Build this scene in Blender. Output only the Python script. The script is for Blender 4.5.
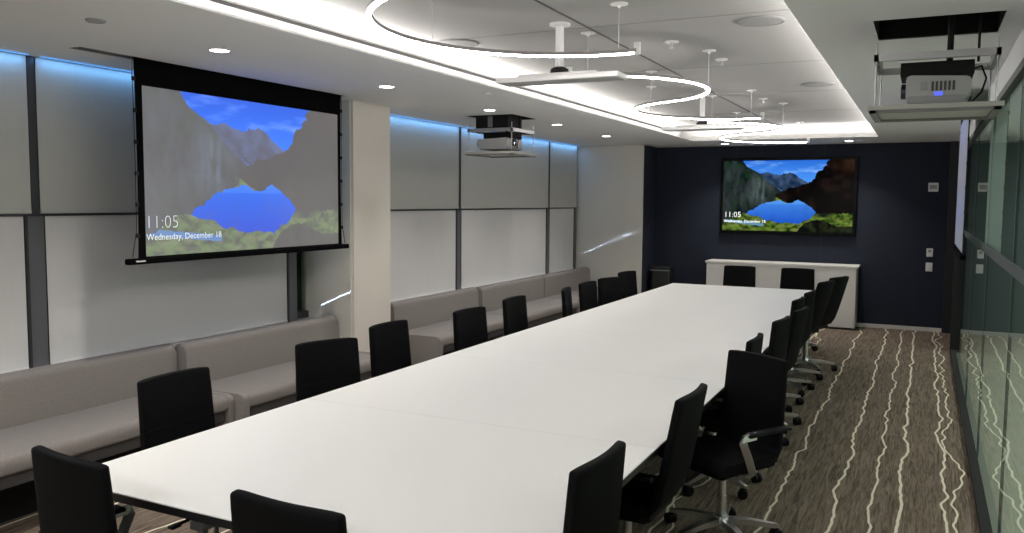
import bpy, bmesh, math, random
from mathutils import Vector, Matrix, noise as mnoise
random.seed(7)
for o in list(bpy.data.objects): bpy.data.objects.remove(o)
SC = bpy.context.scene
COL = SC.collection
PI = math.pi

# ------------------------------------------------------------------ camera
cam = bpy.data.cameras.new('camera'); co = bpy.data.objects.new('camera', cam); COL.objects.link(co)
RX = Vector((0.89645464, 0.44306101, 0.0081255)); UP = Vector((-0.04244785, 0.06760468, 0.9968088)); FW = Vector((-0.44109779, 0.89393879, -0.07941151))
m = Matrix.Identity(4)
for i in range(3):
    m[i][0] = RX[i]; m[i][1] = UP[i]; m[i][2] = -FW[i]
m[2][3] = 1.75
co.matrix_world = m
cam.sensor_width = 36; cam.lens = 833.74 / 1024 * 36; cam.clip_start = .05
SC.camera = co

# ------------------------------------------------------------------ world, exposure
SC.view_settings.view_transform = 'Standard'; SC.view_settings.look = 'None'
SC.view_settings.gamma = 1; SC.view_settings.use_curve_mapping = False
SC.view_settings.exposure = 1.0
w = bpy.data.worlds.new('evening'); SC.world = w; w.use_nodes = True
w.node_tree.nodes['Background'].inputs[0].default_value = (.25, .4, .8, 1)
w.node_tree.nodes['Background'].inputs[1].default_value = .03

# ------------------------------------------------------------------ key dimensions
H, HT = 2.58, 2.75            # perimeter ceiling, tray ceiling
XW, XG, YF, YB = -4.80, .385, 12.70, -2.2   # window wall, glass wall, navy wall, wall behind
TX0, TX1, TY0, TY1 = -2.90, -.56, .1, 11.45  # tray opening
LEDGE = .22

# ------------------------------------------------------------------ large lights
def area(name, loc, sx, sy, power, color, direction, parent=None):
    l = bpy.data.lights.new(name, 'AREA'); l.shape = 'RECTANGLE'; l.size = sx; l.size_y = sy; l.energy = power; l.color = color
    o = bpy.data.objects.new(name, l); COL.objects.link(o); o.location = loc
    o.rotation_euler = Vector(direction).to_track_quat('-Z', 'Y').to_euler()
    if parent: o.parent = parent
    return o
COVE = (1.0, .96, .93)
CP = 4.0    # cove watts per metre
def cove_light(name, a, b, nrm):
    a, b = Vector(a), Vector(b); L = (b - a).length
    l = bpy.data.lights.new(name, 'AREA'); l.shape = 'RECTANGLE'; l.size = L; l.size_y = .03; l.energy = CP * L; l.color = COVE
    o = bpy.data.objects.new(name, l); COL.objects.link(o); o.location = (a + b) / 2
    x = (b - a).normalized(); z = -Vector(nrm).normalized(); y = z.cross(x); x = y.cross(z)
    o.rotation_euler = Matrix((x, y, z)).transposed().to_euler()
cz = H + .035
cove_light('cove_light_left', (TX0 - .13, TY0, cz), (TX0 - .13, TY1, cz), (.35, 0, 1))
cove_light('cove_light_right', (TX1 + .13, TY0, cz), (TX1 + .13, TY1, cz), (-.35, 0, 1))
cove_light('cove_light_far', (TX0, TY1 + .13, cz), (TX1, TY1 + .13, cz), (0, -.35, 1))
cove_light('cove_light_near', (TX0, TY0 - .13, cz), (TX1, TY0 - .13, cz), (0, .35, 1))
area('corridor_light', (2.2, 7, 2.5), .5, 12, 70, (1, 1, .95), (0, 0, -1))
# fill lights added out of view to brighten the near end
area('near_fill_area', (-1.75, -.9, 2.56), 1.6, .5, 45, (1, .98, .97), (0, .25, -1))
for yy in (1.9, .3):  # unseen fill spots added for the near sofa, no fittings modelled
    l = bpy.data.lights.new('near_fill_spot', 'SPOT'); l.energy = 42; l.color = (1, .95, .88); l.spot_size = math.radians(110); l.spot_blend = .8; l.shadow_soft_size = .05
    o = bpy.data.objects.new('near_fill_spot', l); COL.objects.link(o); o.location = (-3.56, yy, 2.565)

def daylight_slit(name, loc, direction, power):
    """daylight leaking past a shade edge: a thin, narrowly spread sheet of light raking the wall beside the window"""
    o = area(name, loc, .05, .009, power, (.55, .72, 1), direction); o.data.spread = math.radians(2); return o
daylight_slit('daylight_end_wall', (-4.76, 11.990, .915), (1, .050, .43), .06)
daylight_slit('daylight_pier', (-4.76, 5.757, .80), (1, .075, .43), .045)

# ------------------------------------------------------------------ materials
def mat(name, color, rough=.5, metal=0, emit=None, es=1, spec=.5, bump=None, vary=None, coat=0):
    M = bpy.data.materials.new(name); M.use_nodes = True; nt = M.node_tree; b = nt.nodes['Principled BSDF']
    b.inputs['Base Color'].default_value = (*color, 1); b.inputs['Roughness'].default_value = rough; b.inputs['Metallic'].default_value = metal
    b.inputs['Specular IOR Level'].default_value = spec; b.inputs['Coat Weight'].default_value = coat
    if emit: b.inputs['Emission Color'].default_value = (*emit, 1); b.inputs['Emission Strength'].default_value = es
    tc = None
    if vary or bump:
        tc = nt.nodes.new('ShaderNodeTexCoord')
    if vary:   # (scale vector, amount)
        mp = nt.nodes.new('ShaderNodeMapping'); mp.inputs['Scale'].default_value = vary[0]
        n = nt.nodes.new('ShaderNodeTexNoise'); n.inputs['Scale'].default_value = 1; n.inputs['Detail'].default_value = 4
        r = nt.nodes.new('ShaderNodeMapRange'); r.inputs['From Min'].default_value = .3; r.inputs['From Max'].default_value = .7
        r.inputs['To Min'].default_value = 1 - vary[1]; r.inputs['To Max'].default_value = 1 + vary[1]
        x = nt.nodes.new('ShaderNodeMix'); x.data_type = 'RGBA'; x.blend_type = 'MULTIPLY'; x.inputs[0].default_value = 1
        x.inputs[6].default_value = (*color, 1)
        nt.links.new(tc.outputs['Object'], mp.inputs[0]); nt.links.new(mp.outputs[0], n.inputs['Vector']); nt.links.new(n.outputs[0], r.inputs[0])
        nt.links.new(r.outputs[0], x.inputs[7]); nt.links.new(x.outputs[2], b.inputs['Base Color'])
    if bump:   # (scale, strength)
        n2 = nt.nodes.new('ShaderNodeTexNoise'); n2.inputs['Scale'].default_value = bump[0]; n2.inputs['Detail'].default_value = 3
        bm_ = nt.nodes.new('ShaderNodeBump'); bm_.inputs['Strength'].default_value = bump[1]; bm_.inputs['Distance'].default_value = .003
        nt.links.new(tc.outputs['Object'], n2.inputs['Vector']); nt.links.new(n2.outputs[0], bm_.inputs['Height']); nt.links.new(bm_.outputs[0], b.inputs['Normal'])
    return M
M = {}
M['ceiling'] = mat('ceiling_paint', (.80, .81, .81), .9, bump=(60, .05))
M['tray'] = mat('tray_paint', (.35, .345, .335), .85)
M['wall'] = mat('warm_white_paint', (.70, .655, .59), .7)
M['panel'] = mat('grey_satin_panel', (.67, .645, .57), .4)
M['navy'] = mat('navy_fabric_panel', (.006, .0105, .026), .8, bump=(220, .3), vary=((1.2, 1, 1.2), .12))
M['navydark'] = mat('dark_navy_trim', (.006, .007, .011), .5)
M['baseboard'] = mat('white_baseboard', (.62, .6, .57), .5)
M['shadeup'] = mat('upper_shade_fabric', (.47, .47, .43), .9, vary=((40, 40, 4), .015))
M['shadelow'] = mat('lower_shade_fabric', (.66, .655, .65), .9, vary=((40, 40, 4), .012))
M['mullion'] = mat('grey_mullion', (.17, .17, .185), .4, .4)
M['mulldark'] = mat('dark_mullion', (.05, .05, .055), .4, .3)
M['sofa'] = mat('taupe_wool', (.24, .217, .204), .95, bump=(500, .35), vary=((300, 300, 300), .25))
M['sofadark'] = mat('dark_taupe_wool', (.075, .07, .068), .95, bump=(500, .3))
M['leather'] = mat('black_leather', (.0036, .0038, .0043), .7, bump=(140, .12), spec=.10)
M['blackplastic'] = mat('black_plastic', (.006, .006, .007), .55, spec=.2)
M['chrome'] = mat('polished_aluminium', (.86, .86, .87), .28, 1)
M['steel'] = mat('brushed_steel', (.45, .45, .46), .35, .9)
M['tabletop'] = mat('white_table_laminate', (.87, .87, .85), .42, spec=.35)
M['seam'] = mat('table_seam', (.62, .62, .61), .6)
M['tableedge'] = mat('black_table_edge', (.012, .012, .014), .35)
M['tablebase'] = mat('graphite_table_base', (.03, .034, .036), .3)
M['white'] = mat('white_laminate', (.72, .70, .67), .45)
M['gap'] = mat('dark_gap', (.08, .08, .08), .8)  # dark grey for the ceiling joint, plinth and vent slots
M['whiteplastic'] = mat('white_plastic', (.75, .75, .74), .4)
M['greyplastic'] = mat('grey_plastic', (.32, .33, .33), .45)
M['screenblack'] = mat('black_screen_fabric', (.003, .003, .0035), .9, spec=.05)
M['bezel'] = mat('black_bezel', (.003, .003, .0035), .4, spec=.1)
M['black'] = mat('matte_black', (.006, .006, .006), .85)
M['lens'] = mat('projector_lens', (.02, .02, .05), .05, spec=1, coat=1)
M['lamp'] = mat('downlight_lens', (1, 1, 1), .5, emit=(1, .94, .85), es=14)
M['led'] = mat('led_diffuser', (.9, .88, .86), .5, emit=(1, .94, .92), es=21)
M['ledbody'] = mat('pendant_housing', (.26, .245, .24), .5)
M['blueled'] = mat('blue_led', (.3, .5, 1), .5, emit=(.10, .36, .80), es=.38)
M['bluespot'] = mat('blue_indicator', (.1, .1, .6), .5, emit=(.1, .15, 1), es=.45)
M['liftpanel'] = mat('lift_panel_paint', (.46, .455, .42), .7)
M['projbody'] = mat('projector_shell', (.40, .40, .395), .4)
M['grille'] = mat('speaker_grille', (.24, .24, .235), .8)
M['frost'] = mat('frosted_film', (.10, .125, .125), .6)
M['corfloor'] = mat('corridor_floor_tile', (.62, .62, .52), .5)
M['bin'] = mat('dark_bin', (.012, .016, .014), .35)
M['ledge'] = mat('corridor_ledge', (.62, .66, .64), .4)
M['corwall'] = mat('corridor_wall', (.20, .25, .24), .7)
M['text'] = mat('screen_text', (1, 1, 1), .5, emit=(.9, .95, 1), es=.42)
M['textdim'] = mat('projected_text', (.6, .6, .6), .5, emit=(.6, .72, .8), es=.34)
M['marking'] = mat('pale_marking', (.6, .6, .6), .5)

def carpet():
    Mt = bpy.data.materials.new('striped_carpet'); Mt.use_nodes = True; nt = Mt.node_tree; b = nt.nodes['Principled BSDF']
    N = nt.nodes.new; L = nt.links.new
    def math_(op, a, c=None, d=None):
        n = N('ShaderNodeMath'); n.operation = op
        for i, v in enumerate((a, c, d)):
            if v is None: continue
            if isinstance(v, (int, float)): n.inputs[i].default_value = v
            else: L(v, n.inputs[i])
        return n.outputs[0]
    tc = N('ShaderNodeTexCoord'); sp = N('ShaderNodeSeparateXYZ'); L(tc.outputs['Object'], sp.inputs[0])
    x, y = sp.outputs[0], sp.outputs[1]
    P = 1.42
    xs = math_('ADD', x, .98 + P * 10)
    cell = math_('FLOOR', math_('DIVIDE', xs, P))
    xm = math_('SUBTRACT', xs, math_('MULTIPLY', cell, P))
    total = None
    # (offset within the repeat, wander, frequency along the aisle, half width)
    for i, (ox, amp, fr, hw) in enumerate(((.26, .16, 1.7, .0068), (.585, .14, 1.5, .0072), (.775, .12, 1.7, .0062), (.92, .11, 1.6, .0078), (1.155, .12, 1.6, .0068), (1.215, .28, 1.15, .0058))):
        nz = N('ShaderNodeTexNoise'); nz.noise_dimensions = '1D'; nz.inputs['Scale'].default_value = 1; nz.inputs['Detail'].default_value = 2.6; nz.inputs['Roughness'].default_value = .62
        L(math_('ADD', math_('MULTIPLY', y, fr), math_('ADD', math_('MULTIPLY', cell, 31.7), 11.3 * i + 3.1)), nz.inputs['W'])
        dx = math_('MULTIPLY', math_('SUBTRACT', nz.outputs[0], .5), amp * .95)
        d = math_('ABSOLUTE', math_('SUBTRACT', math_('SUBTRACT', xm, ox), dx))
        s = N('ShaderNodeMapRange'); s.interpolation_type = 'SMOOTHSTEP'; s.inputs['From Min'].default_value = hw * 1.45; s.inputs['From Max'].default_value = hw * .65
        L(d, s.inputs[0]); total = s.outputs[0] if total is None else math_('MAXIMUM', total, s.outputs[0])
    # wood-grain like pile: noise stretched along the aisle
    mp = N('ShaderNodeMapping'); mp.inputs['Scale'].default_value = (55, 3.2, 1); L(tc.outputs['Object'], mp.inputs[0])
    g = N('ShaderNodeTexNoise'); g.inputs['Scale'].default_value = 1; g.inputs['Detail'].default_value = 5; g.inputs['Roughness'].default_value = .7; g.inputs['Distortion'].default_value = 1.2
    L(mp.outputs[0], g.inputs['Vector'])
    cr = N('ShaderNodeValToRGB'); cr.color_ramp.elements[0].position = .37; cr.color_ramp.elements[0].color = (.085, .064, .047, 1)
    cr.color_ramp.elements[1].position = .66; cr.color_ramp.elements[1].color = (.27, .216, .168, 1); L(g.outputs[0], cr.inputs[0])
    mx = N('ShaderNodeMix'); mx.data_type = 'RGBA'; L(total, mx.inputs[0]); L(cr.outputs[0], mx.inputs[6]); mx.inputs[7].default_value = (.80, .72, .58, 1)
    L(mx.outputs[2], b.inputs['Base Color']); b.inputs['Roughness'].default_value = .95; b.inputs['Specular IOR Level'].default_value = .1
    bp = N('ShaderNodeBump'); bp.inputs['Strength'].default_value = .25; bp.inputs['Distance'].default_value = .004; L(g.outputs[0], bp.inputs['Height']); L(bp.outputs[0], b.inputs['Normal'])
    return Mt
M['carpet'] = carpet()

def glass():
    Mt = bpy.data.materials.new('partition_glass'); Mt.use_nodes = True; nt = Mt.node_tree; nt.nodes.remove(nt.nodes['Principled BSDF'])
    out = nt.nodes['Material Output']; t = nt.nodes.new('ShaderNodeBsdfTransparent'); t.inputs[0].default_value = (.84, .90, .87, 1)
    g = nt.nodes.new('ShaderNodeBsdfGlossy'); g.inputs['Roughness'].default_value = .0; g.inputs[0].default_value = (.82, .9, .86, 1)
    f = nt.nodes.new('ShaderNodeFresnel'); f.inputs[0].default_value = 1.5
    x = nt.nodes.new('ShaderNodeMixShader'); nt.links.new(f.outputs[0], x.inputs[0]); nt.links.new(t.outputs[0], x.inputs[1]); nt.links.new(g.outputs[0], x.inputs[2])
    nt.links.new(x.outputs[0], out.inputs[0]); return Mt
M['glass'] = glass()
def clear():
    Mt = bpy.data.materials.new('glass_body'); Mt.use_nodes = True; nt = Mt.node_tree; nt.nodes.remove(nt.nodes['Principled BSDF'])
    t = nt.nodes.new('ShaderNodeBsdfTransparent'); t.inputs[0].default_value = (.93, .97, .95, 1); nt.links.new(t.outputs[0], nt.nodes['Material Output'].inputs[0]); return Mt
M['glassback'] = clear()

def picture_mat(name, strength, base):
    Mt = bpy.data.materials.new(name); Mt.use_nodes = True; nt = Mt.node_tree; b = nt.nodes['Principled BSDF']
    a = nt.nodes.new('ShaderNodeVertexColor'); a.layer_name = 'picture'
    b.inputs['Base Color'].default_value = (*base, 1); b.inputs['Roughness'].default_value = .6; b.inputs['Specular IOR Level'].default_value = .05
    nt.links.new(a.outputs[0], b.inputs['Emission Color']); b.inputs['Emission Strength'].default_value = strength
    return Mt
M['tvpicture'] = picture_mat('tv_picture', .62, (.004, .004, .004))
M['projpicture'] = picture_mat('projected_picture', .80, (.06, .06, .06))  # glows by itself, in place of light from the projector
M['sidepicture'] = picture_mat('side_projected_picture', .24, (.3, .3, .3))

# ------------------------------------------------------------------ mesh helpers
def link(name, bm, material, parent=None, smooth=False, loc=None):
    me = bpy.data.meshes.new(name); bmesh.ops.recalc_face_normals(bm, faces=bm.faces); bm.to_mesh(me); bm.free()
    for k in (material if isinstance(material, (list, tuple)) else [material]): me.materials.append(M[k])
    if smooth:
        for p in me.polygons: p.use_smooth = True
        try: me.set_sharp_from_angle(angle=math.radians(40))
        except Exception: pass
    o = bpy.data.objects.new(name, me); COL.objects.link(o)
    if parent: o.parent = parent
    if loc: o.location = loc
    return o
def tag(o, label, cat=None, group=None, kind=None):
    if label: o['label'] = label
    if cat: o['category'] = cat
    if group: o['group'] = group
    if kind: o['kind'] = kind
    return o
def thing(name, label, cat, loc=(0, 0, 0), rz=0, group=None):
    o = bpy.data.objects.new(name, None); COL.objects.link(o); o.empty_display_size = .1
    o.location = loc; o.rotation_euler = (0, 0, rz); return tag(o, label, cat, group)
def struct(name, bm, material, label=None, smooth=False, parent=None):
    o = link(name, bm, material, parent, smooth)
    if not parent: o['kind'] = 'structure'
    if label: o['label'] = label
    return o
def dup(root, loc, rz, label, group=None):
    r = root.copy(); COL.objects.link(r); r.location = loc; r.rotation_euler = (0, 0, rz); r['label'] = label
    if group: r['group'] = group
    for ch in list(root.children):
        c = ch.copy(); COL.objects.link(c); c.parent = r
        for g in list(ch.children):
            d = g.copy(); COL.objects.link(d); d.parent = c
    return r
def box(bm, x0, x1, y0, y1, z0, z1, bev=0, seg=2, mi=0):
    vs = [bm.verts.new((x, y, z)) for x in (x0, x1) for y in (y0, y1) for z in (z0, z1)]
    fs = [bm.faces.new([vs[i] for i in q]) for q in ((0, 1, 3, 2), (4, 6, 7, 5), (0, 4, 5, 1), (2, 3, 7, 6), (0, 2, 6, 4), (1, 5, 7, 3))]
    for f in fs: f.material_index = mi
    if bev:
        es = {e for f in fs for e in f.edges}
        bmesh.ops.bevel(bm, geom=list(es), offset=bev, segments=seg, profile=.5, affect='EDGES')
    return bm
def B(*a, **k): return box(bmesh.new(), *a, **k)
def tube(bm, pts, r, seg=10, cap=True, flat=None):
    """round (or, with flat=(w,h), rectangular) bar along a polyline"""
    pts = [Vector(p) for p in pts]; rings = []
    up = None
    for i, p in enumerate(pts):
        t = (pts[min(i + 1, len(pts) - 1)] - pts[max(i - 1, 0)]).normalized()
        if up is None: up = Vector((0, 0, 1)) if abs(t.z) < .95 else Vector((0, 1, 0))
        s = t.cross(up).normalized(); u = s.cross(t).normalized()
        ri = r[i] if isinstance(r, (list, tuple)) else r
        if flat:
            wd, hd = flat; q = [(-wd, -hd), (wd, -hd), (wd, hd), (-wd, hd)]
            rings.append([bm.verts.new(p + s * a * .5 * ri + u * c_ * .5 * ri) for a, c_ in q])
        else:
            rings.append([bm.verts.new(p + (s * math.cos(2 * PI * k / seg) + u * math.sin(2 * PI * k / seg)) * ri) for k in range(seg)])
        up = u
    n = len(rings[0])
    for a, b in zip(rings, rings[1:]):
        for k in range(n): bm.faces.new((a[k], a[(k + 1) % n], b[(k + 1) % n], b[k]))
    if cap: bm.faces.new(rings[0][::-1]); bm.faces.new(rings[-1])
    return bm
def lathe(bm, prof, seg=20, center=(0, 0, 0), axis='z'):
    c = Vector(center); rings = []
    for r, z in prof:
        ring = []
        for k in range(seg):
            a = 2 * PI * k / seg; v = (r * math.cos(a), r * math.sin(a), z)
            if axis == 'x': v = (v[2], v[0], v[1])
            if axis == 'y': v = (v[0], v[2], v[1])
            ring.append(bm.verts.new(c + Vector(v)))
        rings.append(ring)
    for a, b in zip(rings, rings[1:]):
        for k in range(seg): bm.faces.new((a[k], a[(k + 1) % seg], b[(k + 1) % seg], b[k]))
    bm.faces.new(rings[0][::-1]); bm.faces.new(rings[-1]); return bm
def prism(bm, poly, axis, a0, a1, bev=0, seg=2):
    """extrude a 2-D outline along x, y or z"""
    def P(u, v, a): return {'x': (a, u, v), 'y': (u, a, v), 'z': (u, v, a)}[axis]
    A = [bm.verts.new(P(u, v, a0)) for u, v in poly]; C = [bm.verts.new(P(u, v, a1)) for u, v in poly]
    n = len(poly); fs = [bm.faces.new(A[::-1]), bm.faces.new(C)]
    ends = [e for f in fs for e in f.edges]
    for k in range(n): bm.faces.new((A[k], A[(k + 1) % n], C[(k + 1) % n], C[k]))
    if bev: bmesh.ops.bevel(bm, geom=ends, offset=bev, segments=seg, profile=.5, affect='EDGES')
    return bm
def rounded(poly, radii, seg=5):
    out = []; n = len(poly)
    for i, p in enumerate(poly):
        r = radii[i] if isinstance(radii, (list, tuple)) else radii
        p = Vector(p); a = Vector(poly[i - 1]) - p; b = Vector(poly[(i + 1) % n]) - p
        if r <= 0: out.append(tuple(p)); continue
        ang = a.angle(b); d = min(r / math.tan(ang / 2), a.length * .49, b.length * .49)
        p0 = p + a.normalized() * d; p1 = p + b.normalized() * d
        for k in range(seg + 1):
            t = k / seg; out.append(tuple(p0 * (1 - t) ** 2 + p * 2 * t * (1 - t) + p1 * t ** 2))
    return out
def holed(bm, x0, x1, y0, y1, z0, z1, holes):
    xs = sorted({x0, x1, *[h[0] for h in holes], *[h[1] for h in holes]}); ys = sorted({y0, y1, *[h[2] for h in holes], *[h[3] for h in holes]})
    solid = {}
    for i in range(len(xs) - 1):
        for j in range(len(ys) - 1):
            cx, cy = (xs[i] + xs[i + 1]) / 2, (ys[j] + ys[j + 1]) / 2
            solid[i, j] = not any(h[0] < cx < h[1] and h[2] < cy < h[3] for h in holes)
    V = {}
    def v(i, j, k):
        if (i, j, k) not in V: V[i, j, k] = bm.verts.new((xs[i], ys[j], (z0, z1)[k]))
        return V[i, j, k]
    for (i, j), s in solid.items():
        if not s: continue
        bm.faces.new((v(i, j, 0), v(i, j + 1, 0), v(i + 1, j + 1, 0), v(i + 1, j, 0))); bm.faces.new((v(i, j, 1), v(i + 1, j, 1), v(i + 1, j + 1, 1), v(i, j + 1, 1)))
        for di, dj, a, b in ((-1, 0, (i, j), (i, j + 1)), (1, 0, (i + 1, j), (i + 1, j + 1)), (0, -1, (i, j), (i + 1, j)), (0, 1, (i, j + 1), (i + 1, j + 1))):
            if not solid.get((i + di, j + dj), False): bm.faces.new((v(*a, 0), v(*b, 0), v(*b, 1), v(*a, 1)))
    return bm

# ================================================================== SETTING
struct('floor', B(-5.2, XG, YB - .1, YF + .6, -.06, 0), 'carpet', 'taupe carpet with jagged cream stripes')
LIFT_R = (-.25, .28, 4.22, 4.73); LIFT_L = (-4.14, -3.62, 7.32, 7.88); SLOT = (-4.345, -4.245, 3.16, 5.56)
struct('ceiling', holed(bmesh.new(), -5.2, .50, YB, YF + .1, H, H + .006, [(TX0, TX1, TY0, TY1), LIFT_R, LIFT_L, SLOT]), 'ceiling', 'flat grey-white perimeter ceiling')
bm = B(TX0 - LEDGE, TX1 + LEDGE, TY0 - LEDGE, TY1 + LEDGE, HT, HT + .03)
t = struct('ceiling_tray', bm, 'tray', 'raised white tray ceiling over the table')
bm = bmesh.new()   # the tray's upstands
box(bm, TX0 - LEDGE - .02, TX0 - LEDGE, TY0 - LEDGE, TY1 + LEDGE, H + .006, HT); box(bm, TX1 + LEDGE, TX1 + LEDGE + .02, TY0 - LEDGE, TY1 + LEDGE, H + .006, HT)
box(bm, TX0 - LEDGE, TX1 + LEDGE, TY1 + LEDGE, TY1 + LEDGE + .02, H + .006, HT); box(bm, TX0 - LEDGE, TX1 + LEDGE, TY0 - LEDGE - .02, TY0 - LEDGE, H + .006, HT)
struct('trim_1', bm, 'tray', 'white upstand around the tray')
struct('trim_2', B(TX0 - LEDGE, TX0 - LEDGE + .012, TY0, 10.75, 2.692, 2.708), 'black', 'black linear air slot along the tray')
bm = B(-1.80, -1.785, TY0, TY1 - .2, HT - .003, HT + .001)
struct('trim_3', bm, 'gap', 'dark joint running along the tray ceiling')
bm = bmesh.new()
for yy in (2.9, 4.6, 6.3, 8.0, 9.7): box(bm, TX0 - .2, TX1 + .2, yy, yy + .006, HT - .002, HT + .001)
struct('trim_4', bm, 'grille', 'fine cross joints of the tray ceiling')
# dark plenum boxes above the lifts
for n, (x0, x1, y0, y1) in ((5, LIFT_R), (6, LIFT_L)):
    bm = bmesh.new()
    for a in ((x0 - .02, x0, y0, y1), (x1, x1 + .02, y0, y1), (x0 - .02, x1 + .02, y0 - .02, y0), (x0 - .02, x1 + .02, y1, y1 + .02)): box(bm, *a, H + .001, H + .42)
    box(bm, x0 - .02, x1 + .02, y0 - .02, y1 + .02, H + .42, H + .44)
    struct('trim_%d' % n, bm, 'black', 'black ceiling recess above a projector lift')
bm = bmesh.new(); x0, x1, y0, y1 = SLOT
for a in ((x0 - .01, x0, y0, y1), (x1, x1 + .01, y0, y1), (x0, x1, y0 - .01, y0), (x0, x1, y1, y1 + .01)): box(bm, *a, H + .001, H + .16)
box(bm, x0, x1, y0, y1, H + .16, H + .17); struct('trim_7', bm, 'greyplastic', 'ceiling slot of the drop-down screen')

# window wall: spandrel below, dark glass behind the shades
bm = B(XW - .15, XW - .01, YB, YF, 0, .70); struct('wall_left', bm, 'wall', 'low wall under the windows')
BAYS = [(-2.2, .95), (1.0, 3.24), (3.24, 5.52), (5.52, 6.34), (6.34, 8.35), (8.35, 10.89), (10.89, 11.96)]
for i, (a, b) in enumerate(BAYS):
    win = struct('window_%d' % (i + 1), B(XW - .10, XW - .09, a, b, .70, 2.6), 'glass', 'window hidden behind roller shades')
    bm = B(XW - .12, XW - .062, b - .05, b + .05, .70, 2.58); box(bm, XW - .12, XW - .062, a + .05, b - .05, 1.60, 1.66); box(bm, XW - .12, XW - .062, a + .05, b - .05, .70, .76)
    link('window_frame', bm, 'mulldark', win)
struct('trim_8', B(XW - .16, XW - .13, YB, YF, .7, 2.7), 'black', 'night outside the windows')
bm = bmesh.new()
for y in (3.24, 5.52, 8.35, 10.89, 11.93): box(bm, XW - .06, XW - .015, y - .055, y + .06, .70, 1.635)
struct('trim_9', bm, 'mullion', 'grey mullions between the lower shades')
bm = bmesh.new()
for y in (3.24, 5.52, 8.35, 10.89, 11.93): box(bm, XW - .06, XW + .004, y - .07, y - .055, .70, 1.635); box(bm, XW - .06, XW - .004, y - .02, y + .03, 1.64, 2.58)
struct('trim_10', bm, 'mulldark', 'thin dark mullion edges')
struct('trim_11', B(XW - .06, XW + .012, -2.0, 11.96, 1.632, 1.644), 'mulldark', 'dark transom line between the shades')
struct('trim_12', B(XW - .02, XW + .10, -2.0, 11.96, .665, .70), 'white', 'white window sill')

# pier between the windows, end wall, navy wall
struct('wall_pier', B(XW - .1, -4.375, 5.80, 6.345, 0, H), ['wall'], 'warm white pier between the windows')
struct('wall_pier_side', B(XW - .1, -4.40, 5.785, 5.799, 0, H), 'panel', 'grey panel on the near side of the pier')
struct('wall_end', B(XW - .1, -3.775, 12.02, 12.06, 0, H), 'panel', 'pale end wall beside the navy wall')
struct('wall_corner', B(-3.79, -3.775, 12.06, YF, 0, H), 'navy', 'narrow navy return of the end wall')
struct('wall_far', B(-3.9, .5, YF, YF + .12, 0, H), 'navy', 'navy fabric-panelled wall')
bm = bmesh.new()
for x in (-2.55, -1.32, -.10): box(bm, x, x + .006, YF - .002, YF + .001, .05, H)
struct('trim_13', bm, 'navydark', 'seams of the navy panels')
struct('baseboard_far', B(-3.775, .38, YF - .012, YF, 0, .055, .003), 'baseboard', 'white baseboard under the navy wall')
struct('trim_14', B(.27, .45, YF - .05, YF + .01, 0, H), 'navydark', 'black trim at the end of the navy wall')
struct('wall_near', B(-5.2, 3.2, YB - .1, YB, 0, 2.8), 'wall', 'wall behind the viewer')

# right side: glass partition, black post, dark return
GP = (-2.2, 1.0, 2.8, 4.6, 6.4, 8.2, 11.06)
def glass_pane(a, b):
    bm = box(bmesh.new(), XG, XG + .012, a, b, .03, 2.36, mi=1)
    for f in bm.faces:
        if f.calc_center_median().x < XG + .001: f.material_index = 0     # the room-side face carries the reflection
    return bm
g = struct('window_20', glass_pane(GP[0], GP[-1]), ['glass', 'glassback'], 'clear glass partition with a frosted stripe')
link('frosted_stripe', B(XG - .0012, XG, GP[0], GP[-1], 1.412, 1.474), 'frost', g)
for a in GP[1:-1]: link('glass_joint', B(XG - .001, XG + .013, a - .002, a + .002, .03, 2.36), 'frost', g)
struct('trim_15', B(XG - .048, XG + .006, YB, 11.06, 0, .032), 'black', 'black floor channel of the glass partition')
struct('trim_16', B(XG - .02, XG + .035, YB, 11.06, 2.36, 2.40), 'mulldark', 'dark header of the glass partition')
struct('wall_right', B(XG - .005, XG + .05, YB, YF, 2.40, H), 'ceiling', 'bulkhead over the glass partition')
struct('trim_17', B(.335, .455, 11.07, 11.20, 0, H), 'black', 'black post at the end of the glass partition')
struct('wall_right_return', B(XG, XG + .05, 11.2, YF, 0, 2.40), 'navydark', 'dark return wall beyond the black post')
# corridor beyond the glass
struct('floor_corridor', B(XG, 3.2, YB - .1, YF + .6, -.06, 0), 'corfloor', 'pale corridor floor beyond the glass')
struct('wall_corridor', B(2.6, 2.7, YB, YF + .5, 0, 2.7), 'corwall', 'corridor wall beyond the glass')
struct('wall_corridor_end', B(.5, 2.7, YF, YF + .1, 0, 2.7), 'corwall', 'corridor end wall beyond the glass')
struct('ceiling_corridor', B(.5, 2.7, YB, YF + .5, 2.55, 2.6), 'ceiling', 'corridor ceiling beyond the glass')

# ================================================================== WINDOW SHADES
def shade(name, label, y0, y1, z0, z1, x, m_):
    t = thing(name, label, 'window shade', (x, (y0 + y1) / 2, z0), 0, 'roller shades on the window wall'); h = (y1 - y0) / 2
    bm = bmesh.new(); n = 24      # a very slight sag across the cloth
    vs = [[bm.verts.new((.002 * math.sin(k * 1.1) + dx, -h + 2 * h * k / n, zz)) for k in range(n + 1)] for zz in (0.02, z1 - z0) for dx in (0, .003)]
    for a, b in ((0, 2), (1, 3)):
        for k in range(n): bm.faces.new((vs[a][k], vs[a][k + 1], vs[b][k + 1], vs[b][k]))
    link('cloth', bm, m_, t); link('hem_bar', B(-.006, .010, -h, h, 0, .02, .003), m_, t); return t
UP_L = {1: 'upper grey roller shade behind the first sofa, nearest the viewer', 2: 'upper grey roller shade behind the drop-down screen', 4: 'upper grey roller shade right of the warm white pier', 5: 'upper grey roller shade behind the far hanging projector', 6: 'narrow upper grey roller shade beside the end wall'}
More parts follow.
